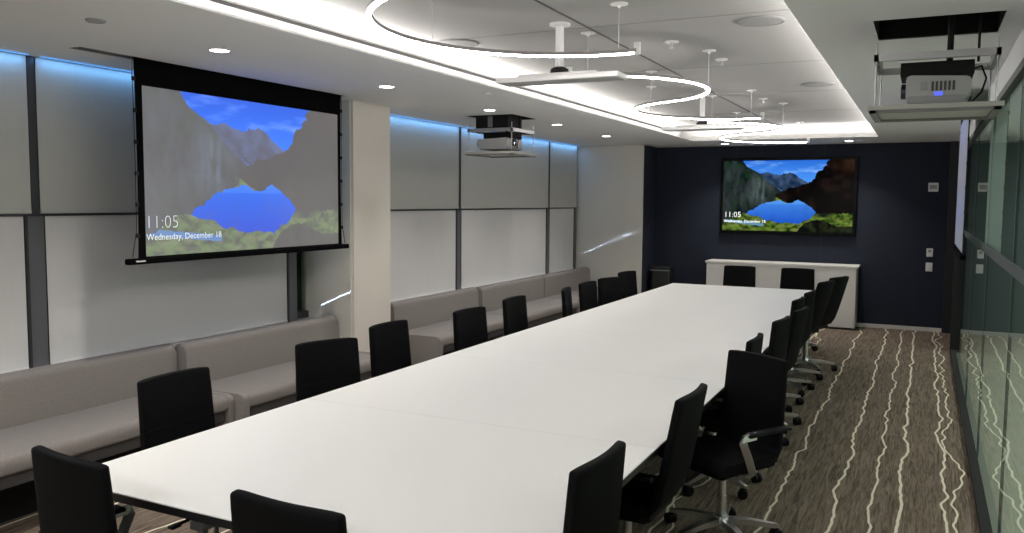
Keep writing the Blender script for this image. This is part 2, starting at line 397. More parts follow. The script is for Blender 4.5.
LO_L = {1: 'lower pale roller shade at the left edge of the picture', 2: 'lower pale roller shade under the drop-down screen', 4: 'lower pale roller shade right of the warm white pier', 5: 'wide lower pale roller shade behind the fourth sofa from the near end', 6: 'narrow lower pale roller shade beside the end wall'}
for i, (a, b) in enumerate(BAYS):
    if i in (0, 3): continue
    shade('roller_shade', UP_L[i], a + .03, b - .03, 1.646, 2.575, XW + .0, 'shadeup')
    shade('roller_shade', LO_L[i], a + .065, b - .075, .705, 1.63, XW - .012, 'shadelow')
# blue light strips recessed at the head of the shades
for i, (a, b) in enumerate(BAYS):
    if i in (0, 3): continue
    nm = {1: 'over the nearest window', 2: 'over the window behind the drop-down screen', 4: 'over the window right of the pier', 5: 'over the window behind the far projector', 6: 'over the narrow window by the end wall'}[i]
    t = thing('light_strip', 'thin blue ceiling light strip ' + nm, 'light', (XW + .045, (a + b) / 2, H), 0, 'blue strips at the window heads'); h = (b - a) / 2 - .04
    link('diffuser', B(-.012, .012, -h, h, -.006, 0, .002), 'blueled', t)
    area('blue_wash', (-.0, 0, -.012), .02, 2 * h, 1.0 * h, (.16, .46, 1), (-.35, 0, -1), t).rotation_euler = Matrix.Rotation(math.radians(20), 4, 'Y').to_euler()

# ================================================================== SOFAS
def make_sofa(L, label):
    # local: x towards the room, y along the wall; origin at floor, rear centre
    t = thing('sofa', label, 'sofa', (0, 0, 0), 0, 'taupe sofas along the window wall'); h = L / 2
    seat = rounded([(.08, .345), (.63, .345), (.63, .445), (.08, .445)], [0, .025, .05, .01], 6)
    link('seat', prism(bmesh.new(), seat, 'y', -h + .051, h - .051, .006), 'sofa', t, True)
    back = rounded([(.0, .30), (.12, .30), (.105, .74), (-.02, .74)], [.01, .01, .05, .05], 6)
    link('backrest', prism(bmesh.new(), back, 'y', -h + .002, h - .002, .02, 3), 'sofa', t, True)
    side = rounded([(.03, 0), (.60, 0), (.632, .04), (.632, .447), (.03, .447)], [0, .02, .02, .05, .01], 6)
    for s in (-1, 1):
        a0, a1 = sorted((s * h, s * (h - .05))); link('side_panel', prism(bmesh.new(), side, 'y', a0, a1, .008), 'sofa', t, True)
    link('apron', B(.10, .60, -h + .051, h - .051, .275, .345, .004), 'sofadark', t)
    link('under_seat_shade', B(.30, .33, -h + .05, h - .05, 0, .275), 'black', t)  # black sheet painted in for shade in the open space under the seat
    return t
SX = -4.70
SOFAS = [(2.18, 4.085, 'long taupe fabric sofa nearest the viewer, cut off by the left edge'), (4.095, 5.765, 'taupe fabric sofa under the drop-down screen, ending at the pier'), (6.72, 8.44, 'taupe fabric sofa right of the warm white pier'), (8.45, 10.21, 'taupe fabric sofa second from the far end of the window wall'), (10.22, 11.92, 'taupe fabric sofa farthest from the viewer, beside the end wall')]
for (a, b, lab), fwd in zip(SOFAS, (0, .075, 0, .04, .045)): make_sofa(b - a, lab).location = (SX + fwd, (a + b) / 2, 0)

# ================================================================== TABLE
T0, T1, Y0, Y1 = -2.765, -.945, 1.90, 10.12
tb = thing('conference_table', 'very long white-topped conference table down the middle of the room', 'table', ((T0 + T1) / 2, (Y0 + Y1) / 2, 0))
hx, hy = (T1 - T0) / 2, (Y1 - Y0) / 2
link('tabletop', B(-hx, hx, -hy, hy, .734, .74, .002), 'tabletop', tb)
link('edge_band', B(-hx + .004, hx - .004, -hy + .004, hy - .004, .705, .734), 'tableedge', tb)
for yy in (3.27, 4.64, 6.01, 7.38, 8.75): link('seam_line', B(-hx + .002, hx - .002, yy - (Y0 + Y1) / 2 - .0012, yy - (Y0 + Y1) / 2 + .0012, .7396, .7402), 'seam', tb)
bm = bmesh.new()
box(bm, -hx + .36, hx - .36, -hy + .05, -hy + .11, .678, .705, .006); box(bm, -hx + .36, hx - .36, hy - .11, hy - .05, .678, .705, .006)
box(bm, -hx + .36, -hx + .41, -hy + .11, hy - .11, .678, .705); box(bm, hx - .41, hx - .36, -hy + .11, hy - .11, .678, .705)
link('under_frame', bm, 'tableedge', tb)
for yy in (-2.95, 0, 2.95):
    ped = link('pedestal', B(-.27, .27, yy - .55, yy + .55, .02, .705, .008), 'tablebase', tb)
    link('pedestal_foot', B(-.24, .24, yy - .52, yy + .52, 0, .02), 'black', ped)
    link('access_door', B(.27, .277, yy - .46, yy + .46, .08, .66, .003), 'tablebase', ped)
bm = bmesh.new(); tube(bm, [(-.28, -hy + .10, .685), (-.28, -hy + .08, .60), (-.28, -hy + .12, .53)], .018, 8); box(bm, -.31, -.25, -hy + .06, -hy + .16, .64, .68, .004)
link('cable_clip', bm, 'steel', tb, True)

# ================================================================== CHAIRS
def chair_meshes(lean=.075, up=0):
    d = {}
    def back_pt(u, t, off):      # u across -1..1, t 0..1 up the shell
        # profile: short forward sweep into the seat, then a lean of about 14 degrees
        prof = [(-.10, .425), (-.165, .445), (-.205, .50)] + [(-.205 - lean * ((z_ - .5) / .448) ** .9, z_) for z_ in (.60, .72, .84, .948)]
        f = t * (len(prof) - 1); i = min(int(f), len(prof) - 2); g = f - i
        y = prof[i][0] * (1 - g) + prof[i + 1][0] * g; z = prof[i][1] * (1 - g) + prof[i + 1][1] * g
        dy = prof[i + 1][0] - prof[i][0]; dz = prof[i + 1][1] - prof[i][1]; l = math.hypot(dy, dz); ny, nz = dz / l, -dy / l
        w = .214 - .020 * t
        x = u * w
        bow = .022 * u * u * (.3 + .7 * t)
        if t > .93: z -= .006 * abs(u) ** 6
        return (x, y + bow + ny * off, z + nz * off)
    bm = bmesh.new(); nu, nt_ = 10, 18
    F = [[bm.verts.new(back_pt(-1 + 2 * i / nu, j / nt_, .018)) for i in range(nu + 1)] for j in range(nt_ + 1)]
    R = [[bm.verts.new(back_pt(-1 + 2 * i / nu, j / nt_, -.018)) for i in range(nu + 1)] for j in range(nt_ + 1)]
    for j in range(nt_):
        for i in range(nu):
            bm.faces.new((F[j][i], F[j][i + 1], F[j + 1][i + 1], F[j + 1][i])); bm.faces.new((R[j][i], R[j + 1][i], R[j + 1][i + 1], R[j][i + 1]))
        bm.faces.new((F[j][0], F[j + 1][0], R[j + 1][0], R[j][0])); bm.faces.new((F[j][nu], R[j][nu], R[j + 1][nu], F[j + 1][nu]))
    for i in range(nu):
        bm.faces.new((F[0][i], R[0][i], R[0][i + 1], F[0][i + 1])); bm.faces.new((F[nt_][i], F[nt_][i + 1], R[nt_][i + 1], R[nt_][i]))
    bmesh.ops.recalc_face_normals(bm, faces=bm.faces)
    es = [e for e in bm.edges if len(e.link_faces) == 2 and e.calc_face_angle(0) > 1.0]
    bmesh.ops.bevel(bm, geom=es, offset=.011, segments=3, profile=.5, affect='EDGES')
    d['backrest'] = (bm, 'leather')
    # stitched head panel seam: a thin raised welt across the front and back
    bm = bmesh.new()
    tube(bm, [back_pt(-.97 + 1.94 * k / 10, .66, .0165) for k in range(11)], .0035, 6)
    d['seam_welt'] = (bm, 'leather')
    seat = rounded([(-.15, .425), (.18, .415), (.245, .405), (.26, .44), (.20, .475), (-.16, .475)], [.02, .04, .03, .03, .05, .02], 5)
    bm = prism(bmesh.new(), seat, 'x', -.222, .222, .022, 3)
    d['seat'] = (bm, 'leather')
    bm = B(-.16, .16, -.16, .14, .395, .425, .008); box(bm, -.07, .07, -.11, .09, .345, .397, .012)
    tube(bm, [(.06, .04, .375), (.25, .05, .37)], .007, 6); box(bm, .235, .285, .035, .065, .363, .377, .004)
    d['tilt_mechanism'] = (bm, 'blackplastic')
    bm = lathe(bmesh.new(), [(.026, .10), (.026, .23), (.021, .232), (.021, .345), (.03, .35), (.03, .358)], 14)
    d['gas_column'] = (bm, 'chrome')
    bm = lathe(bmesh.new(), [(.042, .062), (.042, .10), (.034, .125), (.026, .13)], 16)
    for k in range(5):
        a = 2 * PI * k / 5 + PI / 2; c, s = math.cos(a), math.sin(a)
        tube(bm, [(c * .025, s * .025, .098), (c * .15, s * .15, .093), (c * .282, s * .282, .076), (c * .298, s * .298, .074)], [1, .88, .62, .5], flat=(.042, .034))
    d['star_base'] = (bm, 'chrome')
    cs = []
    for k in range(5):
        a = 2 * PI * k / 5 + PI / 2; c, s = math.cos(a), math.sin(a); q = a + 1.9 + k
        cx, cy = c * .288 + .012 * math.cos(q), s * .288 + .012 * math.sin(q); px, py = -math.sin(q), math.cos(q)
        bm = bmesh.new()
        for e in (-1, 1):
            w = bmesh.new(); lathe(w, [(.012, -.010), (.029, -.009), (.030, 0), (.029, .009), (.012, .010)], 14, (0, 0, 0), 'x')
            w.transform(Matrix.Translation((cx + px * e * .014, cy + py * e * .014, .030)) @ Matrix.Rotation(math.atan2(py, px), 4, 'Z'))
            me = bpy.data.meshes.new('tmp'); w.to_mesh(me); w.free(); bm.from_mesh(me); bpy.data.meshes.remove(me)
        tube(bm, [(c * .288, s * .288, .076), (c * .288, s * .288, .03)], .008, 8)
        cs.append(bm)
    d['caster'] = cs
    arms = []
    for e in (-1, 1):
        bm = bmesh.new()
        tube(bm, [(e * .10, .03, .405), (e * .215, .035, .398), (e * .245, .05, .425), (e * .250, .085, .50), (e * .252, .13, .588), (e * .252, .124, .606), (e * .252, .04, .610)], 1, flat=(.036, .015))
        pad = bmesh.new(); pad = prism(pad, rounded([(-.20, .609), (.10, .609), (.105, .618), (.09, .628), (-.19, .626)], [.004, .004, .004, .007, .007], 3), 'x', e * .252 - .022, e * .252 + .022, .006)
        arms.append((bm, pad))
    d['armrest'] = arms
    if up:
        for b in [d[k][0] for k in ('backrest', 'seam_welt', 'seat', 'tilt_mechanism')] + [b for a in arms for b in a]: bmesh.ops.translate(b, verts=b.verts, vec=(0, 0, up))
        for v in d['gas_column'][0].verts:
            if v.co.z > .23: v.co.z += up
    return d
def make_chair(lean, up=0):
    d = chair_meshes(lean, up); t = thing('conference_chair', '', 'chair', (0, 0, 0), 0, 'black conference chairs around the table')
    bk = link('backrest', *d['backrest'], t, True); link('seam_welt', *d['seam_welt'], bk, True)
    link('seat', *d['seat'], t, True); link('tilt_mechanism', *d['tilt_mechanism'], t, True); link('gas_column', *d['gas_column'], t, True)
    sb = link('star_base', *d['star_base'], t, True)
    for c in d['caster']: link('caster', c, 'blackplastic', sb, True)
    for bm, pad in d['armrest']:
        a = link('armrest', bm, 'chrome', t, True); a['label'] = 'polished metal arm post'; link('arm_pad', pad, 'blackplastic', a, True)
    return t
KINDS = ((.050, 0), (.095, 0), (.15, .055))     # back lean, seat raise
proto = [make_chair(*k) for k in KINDS]; used = set()
# back-top centre (x, y), facing angle: 0 = +y, -90 = +x, 90 = -x, 180 = towards the viewer
CH = [
 (-2.37, 1.655, -6, 0, 'black chair with its back to us, at the left near corner of the table'),
 (-1.495, 1.655, -2, 0, 'black chair with its back to us, cut off by the bottom edge left of centre'),
 (-3.075, 2.70, -91, 0, 'black chair before the sofa nearest the viewer, first on the sofa side'),
 (-3.035, 3.75, -112, 0, 'black chair before the sofa under the drop-down screen'),
 (-3.125, 4.48, -92, 0, 'black chair in front of the warm white pier'),
 (-3.01, 5.355, -96, 0, 'black chair before the near end of the sofa right of the pier'),
 (-3.05, 6.185, -90, 0, 'black chair before the far half of the sofa right of the pier'),
 (-2.94, 7.04, -76, 0, 'narrow-looking turned black chair, fourth from the far end on the sofa side'),
 (-2.99, 7.715, -92, 0, 'black chair on the sofa side, third from the far end of the table'),
 (-2.95, 8.30, -112, 0, 'black chair second from the far end on the sofa side'),
 (-3.05, 9.12, -100, 0, 'black chair last on the sofa side, before the pale end wall'),
 (-2.06, 10.69, 180, 0, 'black chair with back to the white cabinet, left of the two'),
 (-1.36, 10.67, 180, 0, 'black chair with back to the white cabinet, right of the two'),
 (-.875, 2.455, 87, 0, 'black chair tucked in nearest the viewer on the aisle side'),
 (-.835, 3.48, 88, 1, 'black chair second from the viewer on the aisle side, beside the swivelled one'),
 (-.75, 4.50, 148, 0, 'black chair swivelled towards us, seat and chrome arm in full view'),
 (-.86, 5.09, 90, 0, 'black chair just behind the swivelled one, only its back corner showing'),
 (-.84, 5.99, 84, 0, 'black chair second beyond the swivelled one on the aisle side'),
 (-.79, 6.62, 84, 1, 'black chair third beyond the swivelled one, leaning out over the aisle'),
 (-.90, 7.32, 86, 0, 'black chair fourth beyond the swivelled one on the aisle side'),
 (-.885, 7.98, 86, 0, 'black chair third from the far end on the aisle side'),
 (-.79, 8.45, 76, 2, 'reclined black chair second from the far end on the aisle side'),
 (-.725, 9.0, 70, 2, 'reclined black chair last on the aisle side, before the white cabinet'),
]
for bx, by, ang, rec, lab in CH:
    k = rec; r_ = .205 + KINDS[k][0]; p = proto[k]
    a = math.radians(ang); fx, fy = -math.sin(a), math.cos(a); loc = (bx + r_ * fx, by + r_ * fy, 0)
    if k not in used: p.location = loc; p.rotation_euler = (0, 0, a); p['label'] = lab; used.add(k)
    else: dup(p, loc, a, lab)

# ================================================================== PICTURES ON THE SCREENS
def inside(poly, x, y):
    r = False; n = len(poly); j = n - 1
    for i in range(n):
        xi, yi = poly[i]; xj, yj = poly[j]
        if (yi > y) != (yj > y) and x < (xj - xi) * (y - yi) / (yj - yi) + xi: r = not r
        j = i
    return r
def q(*pts): return [((x - 135) / 700, (y - 50) / 380) for x, y in pts]
LEFTM = q((100, 20), (236, 20), (245, 55), (270, 85), (310, 105), (345, 128), (380, 160), (420, 190), (465, 214), (445, 240), (420, 262), (345, 288), (260, 335), (100, 400))
MID = q((300, 100), (345, 120), (385, 112), (420, 128), (450, 130), (478, 120), (505, 116), (530, 124), (548, 142), (565, 150), (580, 160), (600, 168), (560, 190), (470, 215), (420, 190), (360, 150))
RIGHTM = q((725, 20), (690, 75), (650, 118), (636, 145), (606, 166), (560, 186), (500, 200), (455, 218), (428, 245), (470, 268), (500, 280), (545, 260), (600, 290), (645, 332), (720, 330), (900, 330), (900, 20))
LAKE = q((262, 335), (300, 312), (350, 288), (395, 270), (430, 262), (462, 266), (482, 278), (505, 280), (525, 264), (545, 258), (590, 282), (625, 304), (645, 326), (625, 352), (590, 372), (555, 386), (500, 384), (450, 386), (410, 376), (370, 372), (340, 350), (290, 345))
DARKB = q((540, 432), (560, 405), (600, 380), (650, 362), (700, 375), (760, 400), (900, 395), (900, 440), (540, 440))
def fb(x, y, s, o=4): return mnoise.fractal(Vector((x * s * 1.78, y * s, 3.7)), 1.0, 2.0, o)
def lerp(a, b, t): t = max(0, min(1, t)); return tuple(p + (r - p) * t for p, r in zip(a, b))
def scenery(u, v):
    d = .012 * fb(u, v, 14, 3); x, y = u + d, v + d * 1.3
    if inside(LAKE, x, y):
        c = lerp((.05, .20, .62), (.015, .075, .45), (v - .55) / .33); c = lerp(c, (.10, .32, .72), .5 - 2.2 * abs(v - .57) if v < .62 else 0); return lerp(c, (.02, .05, .2), .25 * fb(u, v, 9))
    if inside(RIGHTM, x, y):
        c = lerp((.005, .005, .006), (.015, .012, .011), .5 + .8 * fb(u, v, 7)); return lerp(c, (.07, .035, .02), (1.6 * (u - .82)) * max(0, 1 - v * 4) * 1.3)
    if inside(LEFTM, x, y):
        c = lerp((.008, .011, .013), (.034, .042, .044), .45 + .9 * fb(u, v * .5, 10))
        k = math.exp(-((x - .29 - .0 * v) / .055) ** 2) * max(0, min(1, (v - .17) * 6)) * max(0, min(1, (.68 - v) * 6)); c = lerp(c, (.09, .12, .12), k * (.6 + .8 * fb(u * 3, v * .6, 9)))
        return lerp(c, (.016, .04, .018), max(0, .35 + fb(u, v, 11)) * max(0, .4 - v) + .8 * max(0, fb(u + 5, v, 18)))
    if inside(MID, x, y): return lerp((.012, .022, .05), (.05, .085, .15), .45 + .9 * fb(u, v, 9))
    if v < .5:
        c = lerp((.02, .11, .50), (.07, .27, .78), v * 2.4 + .1); return lerp(c, (.24, .46, .85), max(0, fb(u * .6, v * 3.2, 5)) * .8)
    if inside(DARKB, x, y): return lerp((.006, .007, .006), (.02, .025, .014), .5 + fb(u, v, 14))
    g = .5 + 1.0 * fb(u, v * 1.6, 13)
    c = lerp((.012, .025, .008), (.10, .17, .025), g); c = lerp(c, (.17, .19, .06), max(0, fb(u + 3, v * 2, 16)) * .9)
    if u > .72 and v < .8: c = lerp(c, (.012, .014, .012), (.80 - v) * 6 + .9 * fb(u, v, 6))
    s = abs(v - .90 - .18 * (u - .25)); 
    if u < .33 and s < .02: c = lerp(c, (.12, .28, .45), .7)
    return c
def picture(name, parent, w, h, material, nx, ny, wash=None, origin=(0, 0, 0)):
    """a lit image: local x to the right, z up, facing -y, lower-left corner at origin"""
    me = bpy.data.meshes.new(name); vs = []; fs = []; ox, oy, oz = origin
    for j in range(ny + 1):
        for i in range(nx + 1): vs.append((ox + w * i / nx, oy, oz + h * j / ny))
    for j in range(ny):
        for i in range(nx): a = j * (nx + 1) + i; fs.append((a, a + 1, a + nx + 2, a + nx + 1))
    me.from_pydata(vs, [], fs); ca = me.color_attributes.new('picture', 'FLOAT_COLOR', 'CORNER')
    data = []
    for j in range(ny):
        for i in range(nx):
            c = scenery((i + .5) / nx, 1 - (j + .5) / ny)
            if wash: c = wash(c)
            data += [max(0, c[0]), max(0, c[1]), max(0, c[2]), 1] * 4
    ca.data.foreach_set('color', data); me.materials.append(M[material])
    o = bpy.data.objects.new(name, me); COL.objects.link(o); o.parent = parent; return o
def text(body, size, loc, material, parent, name, bold=0):
    cu = bpy.data.curves.new(name, 'FONT'); cu.body = body; cu.size = size; cu.offset = bold; cu.resolution_u = 3
    tmp = bpy.data.objects.new('tmp', cu); COL.objects.link(tmp); bpy.context.view_layer.update()
    me = bpy.data.meshes.new_from_object(tmp.evaluated_get(bpy.context.evaluated_depsgraph_get())); bpy.data.objects.remove(tmp)
    me.materials.clear(); me.materials.append(M[material]); o = bpy.data.objects.new(name, me); COL.objects.link(o); o.parent = parent
    o.location = loc; o.rotation_euler = (PI / 2, 0, 0); return o

# ---- TV on the navy wall
W_, H_ = 1.90, 1.115
tv = thing('television', 'wide black-framed television on the navy wall showing a lake picture', 'television', (-1.81, YF, 1.285))
bm = B(-W_ / 2, W_ / 2, -.075, -.004, 0, H_, .006); link('bezel', bm, 'bezel', tv)
link('wall_mount', B(-.4, .4, -.006, 0, .2, .9), 'black', tv)
pw, ph = W_ - .09, H_ - .09
pic = picture('screen', tv, pw, ph, 'tvpicture', 224, 128, lambda c: tuple(max(0, p * 1.08 - .009) for p in c), (-pw / 2, -.0765, .045))
text('11:05', .115, (-pw / 2 + .02, -.078, .045 + ph * .19), 'text', pic, 'clock_text', -.002)
text('Wednesday, December 18', .056, (-pw / 2 + .02, -.078, .045 + ph * .115), 'text', pic, 'date_text', 0)

# ---- drop-down screens: local x right, facing -y
def drop_screen(label, loc, rz, w, z_top, z_bar, z_pt, z_pb, picmat, wash, nx, ny, tmat):
    t = thing('projection_screen', label, 'projection screen', loc, rz, 'drop-down projection screens'); h = w / 2
    m_ = z_top - z_bar
    def sx(z): f = (z_top - z) / m_; return h - .010 + .010 * abs(2 * f - 1) ** 2.2
    zs = [z_bar + .03 + (z_top - z_bar - .03) * k / 14 for k in range(15)]
    poly = [(-sx(z), z) for z in zs] + [(sx(z), z) for z in zs[::-1]]
    link('screen_fabric', prism(bmesh.new(), poly, 'y', .0, .003), 'screenblack', t)
    link('screen_backing', prism(bmesh.new(), [(x * .985, z) for x, z in poly], 'y', .0035, .005), 'greyplastic', t)
    for s in (-1, 1):
        for k in range(6):
            z = z_bar + .17 + k * (m_ - .35) / 5; x = s * (sx(z) + .006); link('tension_tab', B(x - .011, x + .011, -.006, .008, z - .013, z + .013, .003), 'black', t)
        bm = tube(bmesh.new(), [(s * (h + .004 - .0 * k), .002, z_top - .01 - k * (m_ - .04) / 8) if k in (0,) else (s * (sx(z_top - k * (m_ - .04) / 8) + .014 + (.028 if k == 8 else 0)), .002, z_top - k * (m_ - .04) / 8) for k in range(9)], .0025, 6)
        link('tension_cord', bm, 'black', t)
    link('weight_bar', B(-h - .085, h + .075, -.02, .022, z_bar - .005, z_bar + .032, .008), 'screenblack', t)
    link('maker_label', B(-h - .035, -h + .035, -.0215, -.0200, z_bar + .010, z_bar + .019), 'marking', t)
    pw_ = w - .105; p = picture('picture', t, pw_, z_pt - z_pb, picmat, nx, ny, wash, (-pw_ / 2 + .002, -.003, z_pb))
    if tmat:
        text('11:05', .118, (-pw_ / 2 - .002, -.0045, z_pb + (z_pt - z_pb) * .165), tmat, p, 'clock_text', -.0032)
        text('Wednesday, December 18', .0565, (-pw_ / 2 + .006, -.0045, z_pb + (z_pt - z_pb) * .095), tmat, p, 'date_text', 0)
    return t
def washed(c):  # dark tones lifted to grey, painting in room and projector light on the cloth
    k = max(0, 1 - 2.2 * max(0, c[2] - .12)); g = .55 + .45 * k
    return (c[0] * .55 + .074 * k, c[1] * .60 + .070 * k, c[2] * .95 + .068 * k)
drop_screen('drop-down projection screen with black borders showing a lake picture, before the windows', (-4.29, 4.535, 0), PI / 2, 1.985, H + .06, 1.345, 2.425, 1.385, 'projpicture', washed, 224, 128, 'textdim')
drop_screen('narrow sliver of a second drop-down screen hanging before the glass partition', (.262, 7.85, 0), -PI / 2, 1.80, H - .001, 1.345, 2.45, 1.385, 'sidepicture', lambda c: lerp(washed(c), (.24, .30, .48), .5), 96, 56, None)

# ================================================================== CABINET AND FAR WALL
cb = thing('credenza', 'long low white cabinet under the television', 'cabinet', (-1.825, 12.46, 0)); hw = 1.045
bm = B(-hw + .02, hw - .02, -.19, .215, .03, .855); link('carcass', bm, 'white', cb)
link('top', B(-hw, hw, -.215, .22, .855, .885, .003), 'white', cb)
link('plinth', B(-hw + .04, hw - .04, -.16, .2, 0, .03), 'gap', cb)
for k in range(4):
    x0 = -hw + .022 + k * (2 * hw - .044) / 4; x1 = x0 + (2 * hw - .044) / 4 - .005
    dr = link('door', B(x0, x1, -.21, -.192, .035, .85, .002), 'white', cb)
    link('door_pull', B(x1 - .03 if k % 2 == 0 else x0 + .018, x1 - .018 if k % 2 == 0 else x0 + .03, -.215, -.209, .80, .84, .002), 'white', dr)
bn = thing('waste_bin', 'dark waste bin standing in the corner left of the white cabinet', 'bin', (-3.56, 12.42, 0))
link('body', prism(bmesh.new(), rounded([(-.15, -.13), (.15, -.13), (.15, .13), (-.15, .13)], .03), 'z', 0, .70, .006), 'bin', bn, True)
bm = prism(bmesh.new(), rounded([(-.155, -.135), (.155, -.135), (.155, .135), (-.155, .135)], .03), 'z', .70, .765, .012); link('lid', bm, 'bin', bn, True)
link('lid_gleam', B(-.15, .15, -.142, -.136, .70, .712), 'greyplastic', bn)  # lighter strip painted in for a gleam along the top edge
pl = thing('wall_panel', 'white square wall panel with grey centre, highest on the navy wall', 'wall plate', (.09, YF, 1.97))
link('plate', B(-.062, .062, -.014, 0, -.06, .06, .004), 'whiteplastic', pl); link('screen', B(-.045, .045, -.016, -.013, -.025, .03, .002), 'greyplastic', pl)
pl = thing('thermostat', 'small white thermostat above the light switch on the navy wall', 'thermostat', (.083, YF, 1.085))
link('body', B(-.04, .04, -.02, 0, -.06, .055, .006), 'whiteplastic', pl); link('display', B(-.025, .02, -.0215, -.019, .0, .04, .001), 'greyplastic', pl)
pl = thing('light_switch', 'white light switch plate below the thermostat on the navy wall', 'switch', (.083, YF, .885))
link('plate', B(-.042, .042, -.01, 0, -.06, .06, .004), 'whiteplastic', pl); link('rocker', B(-.018, .018, -.015, -.009, -.032, .032, .003), 'whiteplastic', pl)

# ================================================================== CEILING FITTINGS
def downlight(label, x, y, power, z=H):
    t = thing('downlight', label, 'light', (x, y, z), 0, 'recessed downlights')
    bm = bmesh.new(); n = 24
    rs = [[bm.verts.new((r * math.cos(2 * PI * k / n), r * math.sin(2 * PI * k / n), zz)) for k in range(n)] for r, zz in ((.066, 0), (.064, -.005), (.052, -.006), (.050, -.001))]
    for a, b in zip(rs, rs[1:]):
        for k in range(n): bm.faces.new((a[k], a[(k + 1) % n], b[(k + 1) % n], b[k]))
    link('trim_ring', bm, 'whiteplastic', t, True)
    link('lens', lathe(bmesh.new(), [(.051, -.0045), (.051, -.001)], 24), 'lamp', t)
    l = bpy.data.lights.new('downlight_beam', 'SPOT'); l.energy = power; l.color = (1, .95, .88); l.spot_size = math.radians(110); l.spot_blend = .8; l.shadow_soft_size = .05
    o = bpy.data.objects.new('downlight_beam', l); COL.objects.link(o); o.parent = t; o.location = (0, 0, -.012); return t
DL = [(-3.60, 3.55, 'round downlight in front of the drop-down screen'), (-3.60, 5.18, 'round downlight before the warm white pier'), (-3.645, 6.89, 'round downlight just before the far hanging projector'), (-3.65, 8.48, 'round downlight just beyond the far hanging projector'), (-3.70, 10.19, 'round downlight farthest along the window side'), (-2.60, 12.1, 'round downlight before the navy wall above the left end of the television'), (-.95, 12.1, 'round downlight before the navy wall above the right end of the television'),
      ]
for x, y, lab in DL: downlight(lab, x, y, 42)
def disc(name, label, cat, x, y, r, z, m1, m2, group=None):
    t = thing(name, label, cat, (x, y, z), 0, group)
    link('rim', lathe(bmesh.new(), [(r, 0), (r, -.005), (r * .93, -.009), (r * .92, -.004)], 28), m1, t, True); link('grille', lathe(bmesh.new(), [(r * .9, -.002), (r * .9, -.0075), (r * .6, -.009)], 28), m2, t, True); return t
disc('ceiling_speaker', 'round speaker grille in the tray ceiling, nearest the right edge', 'speaker', -.86, 4.82, .135, HT, 'grille', 'grille', 'ceiling speakers')
disc('ceiling_speaker', 'round speaker grille in the tray ceiling, farther away than the other one on the right', 'speaker', -.86, 7.55, .135, HT, 'grille', 'grille', 'ceiling speakers')
disc('ceiling_speaker', 'round speaker grille in the tray ceiling above the nearest curved pendant', 'speaker', -2.72, 4.71, .135, HT, 'grille', 'grille', 'ceiling speakers')
disc('ceiling_sensor', 'small flat round sensor in the grey ceiling near the top left corner', 'sensor', -3.54, 2.72, .045, H, 'greyplastic', 'greyplastic')
for x, y, lab in ((-3.12, 5.85, 'small sprinkler cover in the grey ceiling between two downlights'),): disc('sprinkler', lab, 'sprinkler', x, y, .035, H, 'ceiling', 'ceiling')
def sprinkler(label, x, y):
    t = thing('sprinkler', label, 'sprinkler', (x, y, HT), 0, 'sprinkler heads in the tray')
    link('escutcheon', lathe(bmesh.new(), [(.045, 0), (.045, -.004), (.02, -.012)], 18), 'whiteplastic', t, True)
    link('head', lathe(bmesh.new(), [(.009, -.010), (.009, -.035), (.016, -.037), (.016, -.041)], 12), 'steel', t, True); return t
for x, y, lab in ((-1.47, 5.22, 'sprinkler head in the tray right of the nearest pendant tip'), (-1.33, 6.0, 'sprinkler head in the tray beyond the nearest pendant tip'), (-1.45, 8.4, 'sprinkler head in the tray before the far pendant')): sprinkler(lab, x, y)

# S-shaped pendants
ZP = 2.50
def s_curve():
    c1, c2, R = Vector((-.35, -.72)), Vector((.35, .72)), .80
    R = (c2 - c1).length / 2; a0 = math.atan2(1.44, .70); pts = []
    for k in range(37):
        a = math.radians(-78) + (a0 - math.radians(-78)) * k / 36; pts.append((c1.x + R * math.cos(a), c1.y + R * math.sin(a)))
    for k in range(1, 45):
        a = a0 + PI - (a0 + PI - math.radians(84)) * k / 44; pts.append((c2.x + R * math.cos(a), c2.y + R * math.sin(a)))
    return pts
def make_pendant(label):
    t = thing('pendant_light', label, 'light', (0, 0, ZP), 0, 'S-shaped ribbon pendants'); P = s_curve()
    link('housing', tube(bmesh.new(), [(x, y, .009) for x, y in P], 1, flat=(.022, .018)), 'ledbody', t)
    link('diffuser', tube(bmesh.new(), [(x, y, -.004) for x, y in P], 1, flat=(.018, .008)), 'led', t)
    n = len(P)
    for k in (2, 22, 40, 58, n - 3):
        x, y = P[k]
        link('cable', tube(bmesh.new(), [(x, y, .03), (x, y, HT - ZP)], .0022, 6), 'steel', t)
        link('canopy', lathe(bmesh.new(), [(.045, HT - ZP), (.045, HT - ZP - .005), (.012, HT - ZP - .008), (.006, HT - ZP - .022)], 18, (x, y, 0)), 'whiteplastic', t, True)
    for k in (0, n - 1):
        x, y = P[k]; link('end_cap', B(x - .016, x + .016, y - .010, y + .010, -.012, .05, .003), 'whiteplastic', t)
    return t
PC = (-1.77, 6.22)
p0 = make_pendant('S-shaped glowing ribbon pendant nearest the viewer, cut off by the top edge'); p0.location = (PC[0], PC[1] - 3.62, ZP)
dup(p0, (PC[0], PC[1], ZP), 0, 'S-shaped glowing ribbon pendant in the middle of the tray'); dup(p0, (PC[0], PC[1] + 3.25, ZP), 0, 'S-shaped glowing ribbon pendant farthest away, before the navy wall')
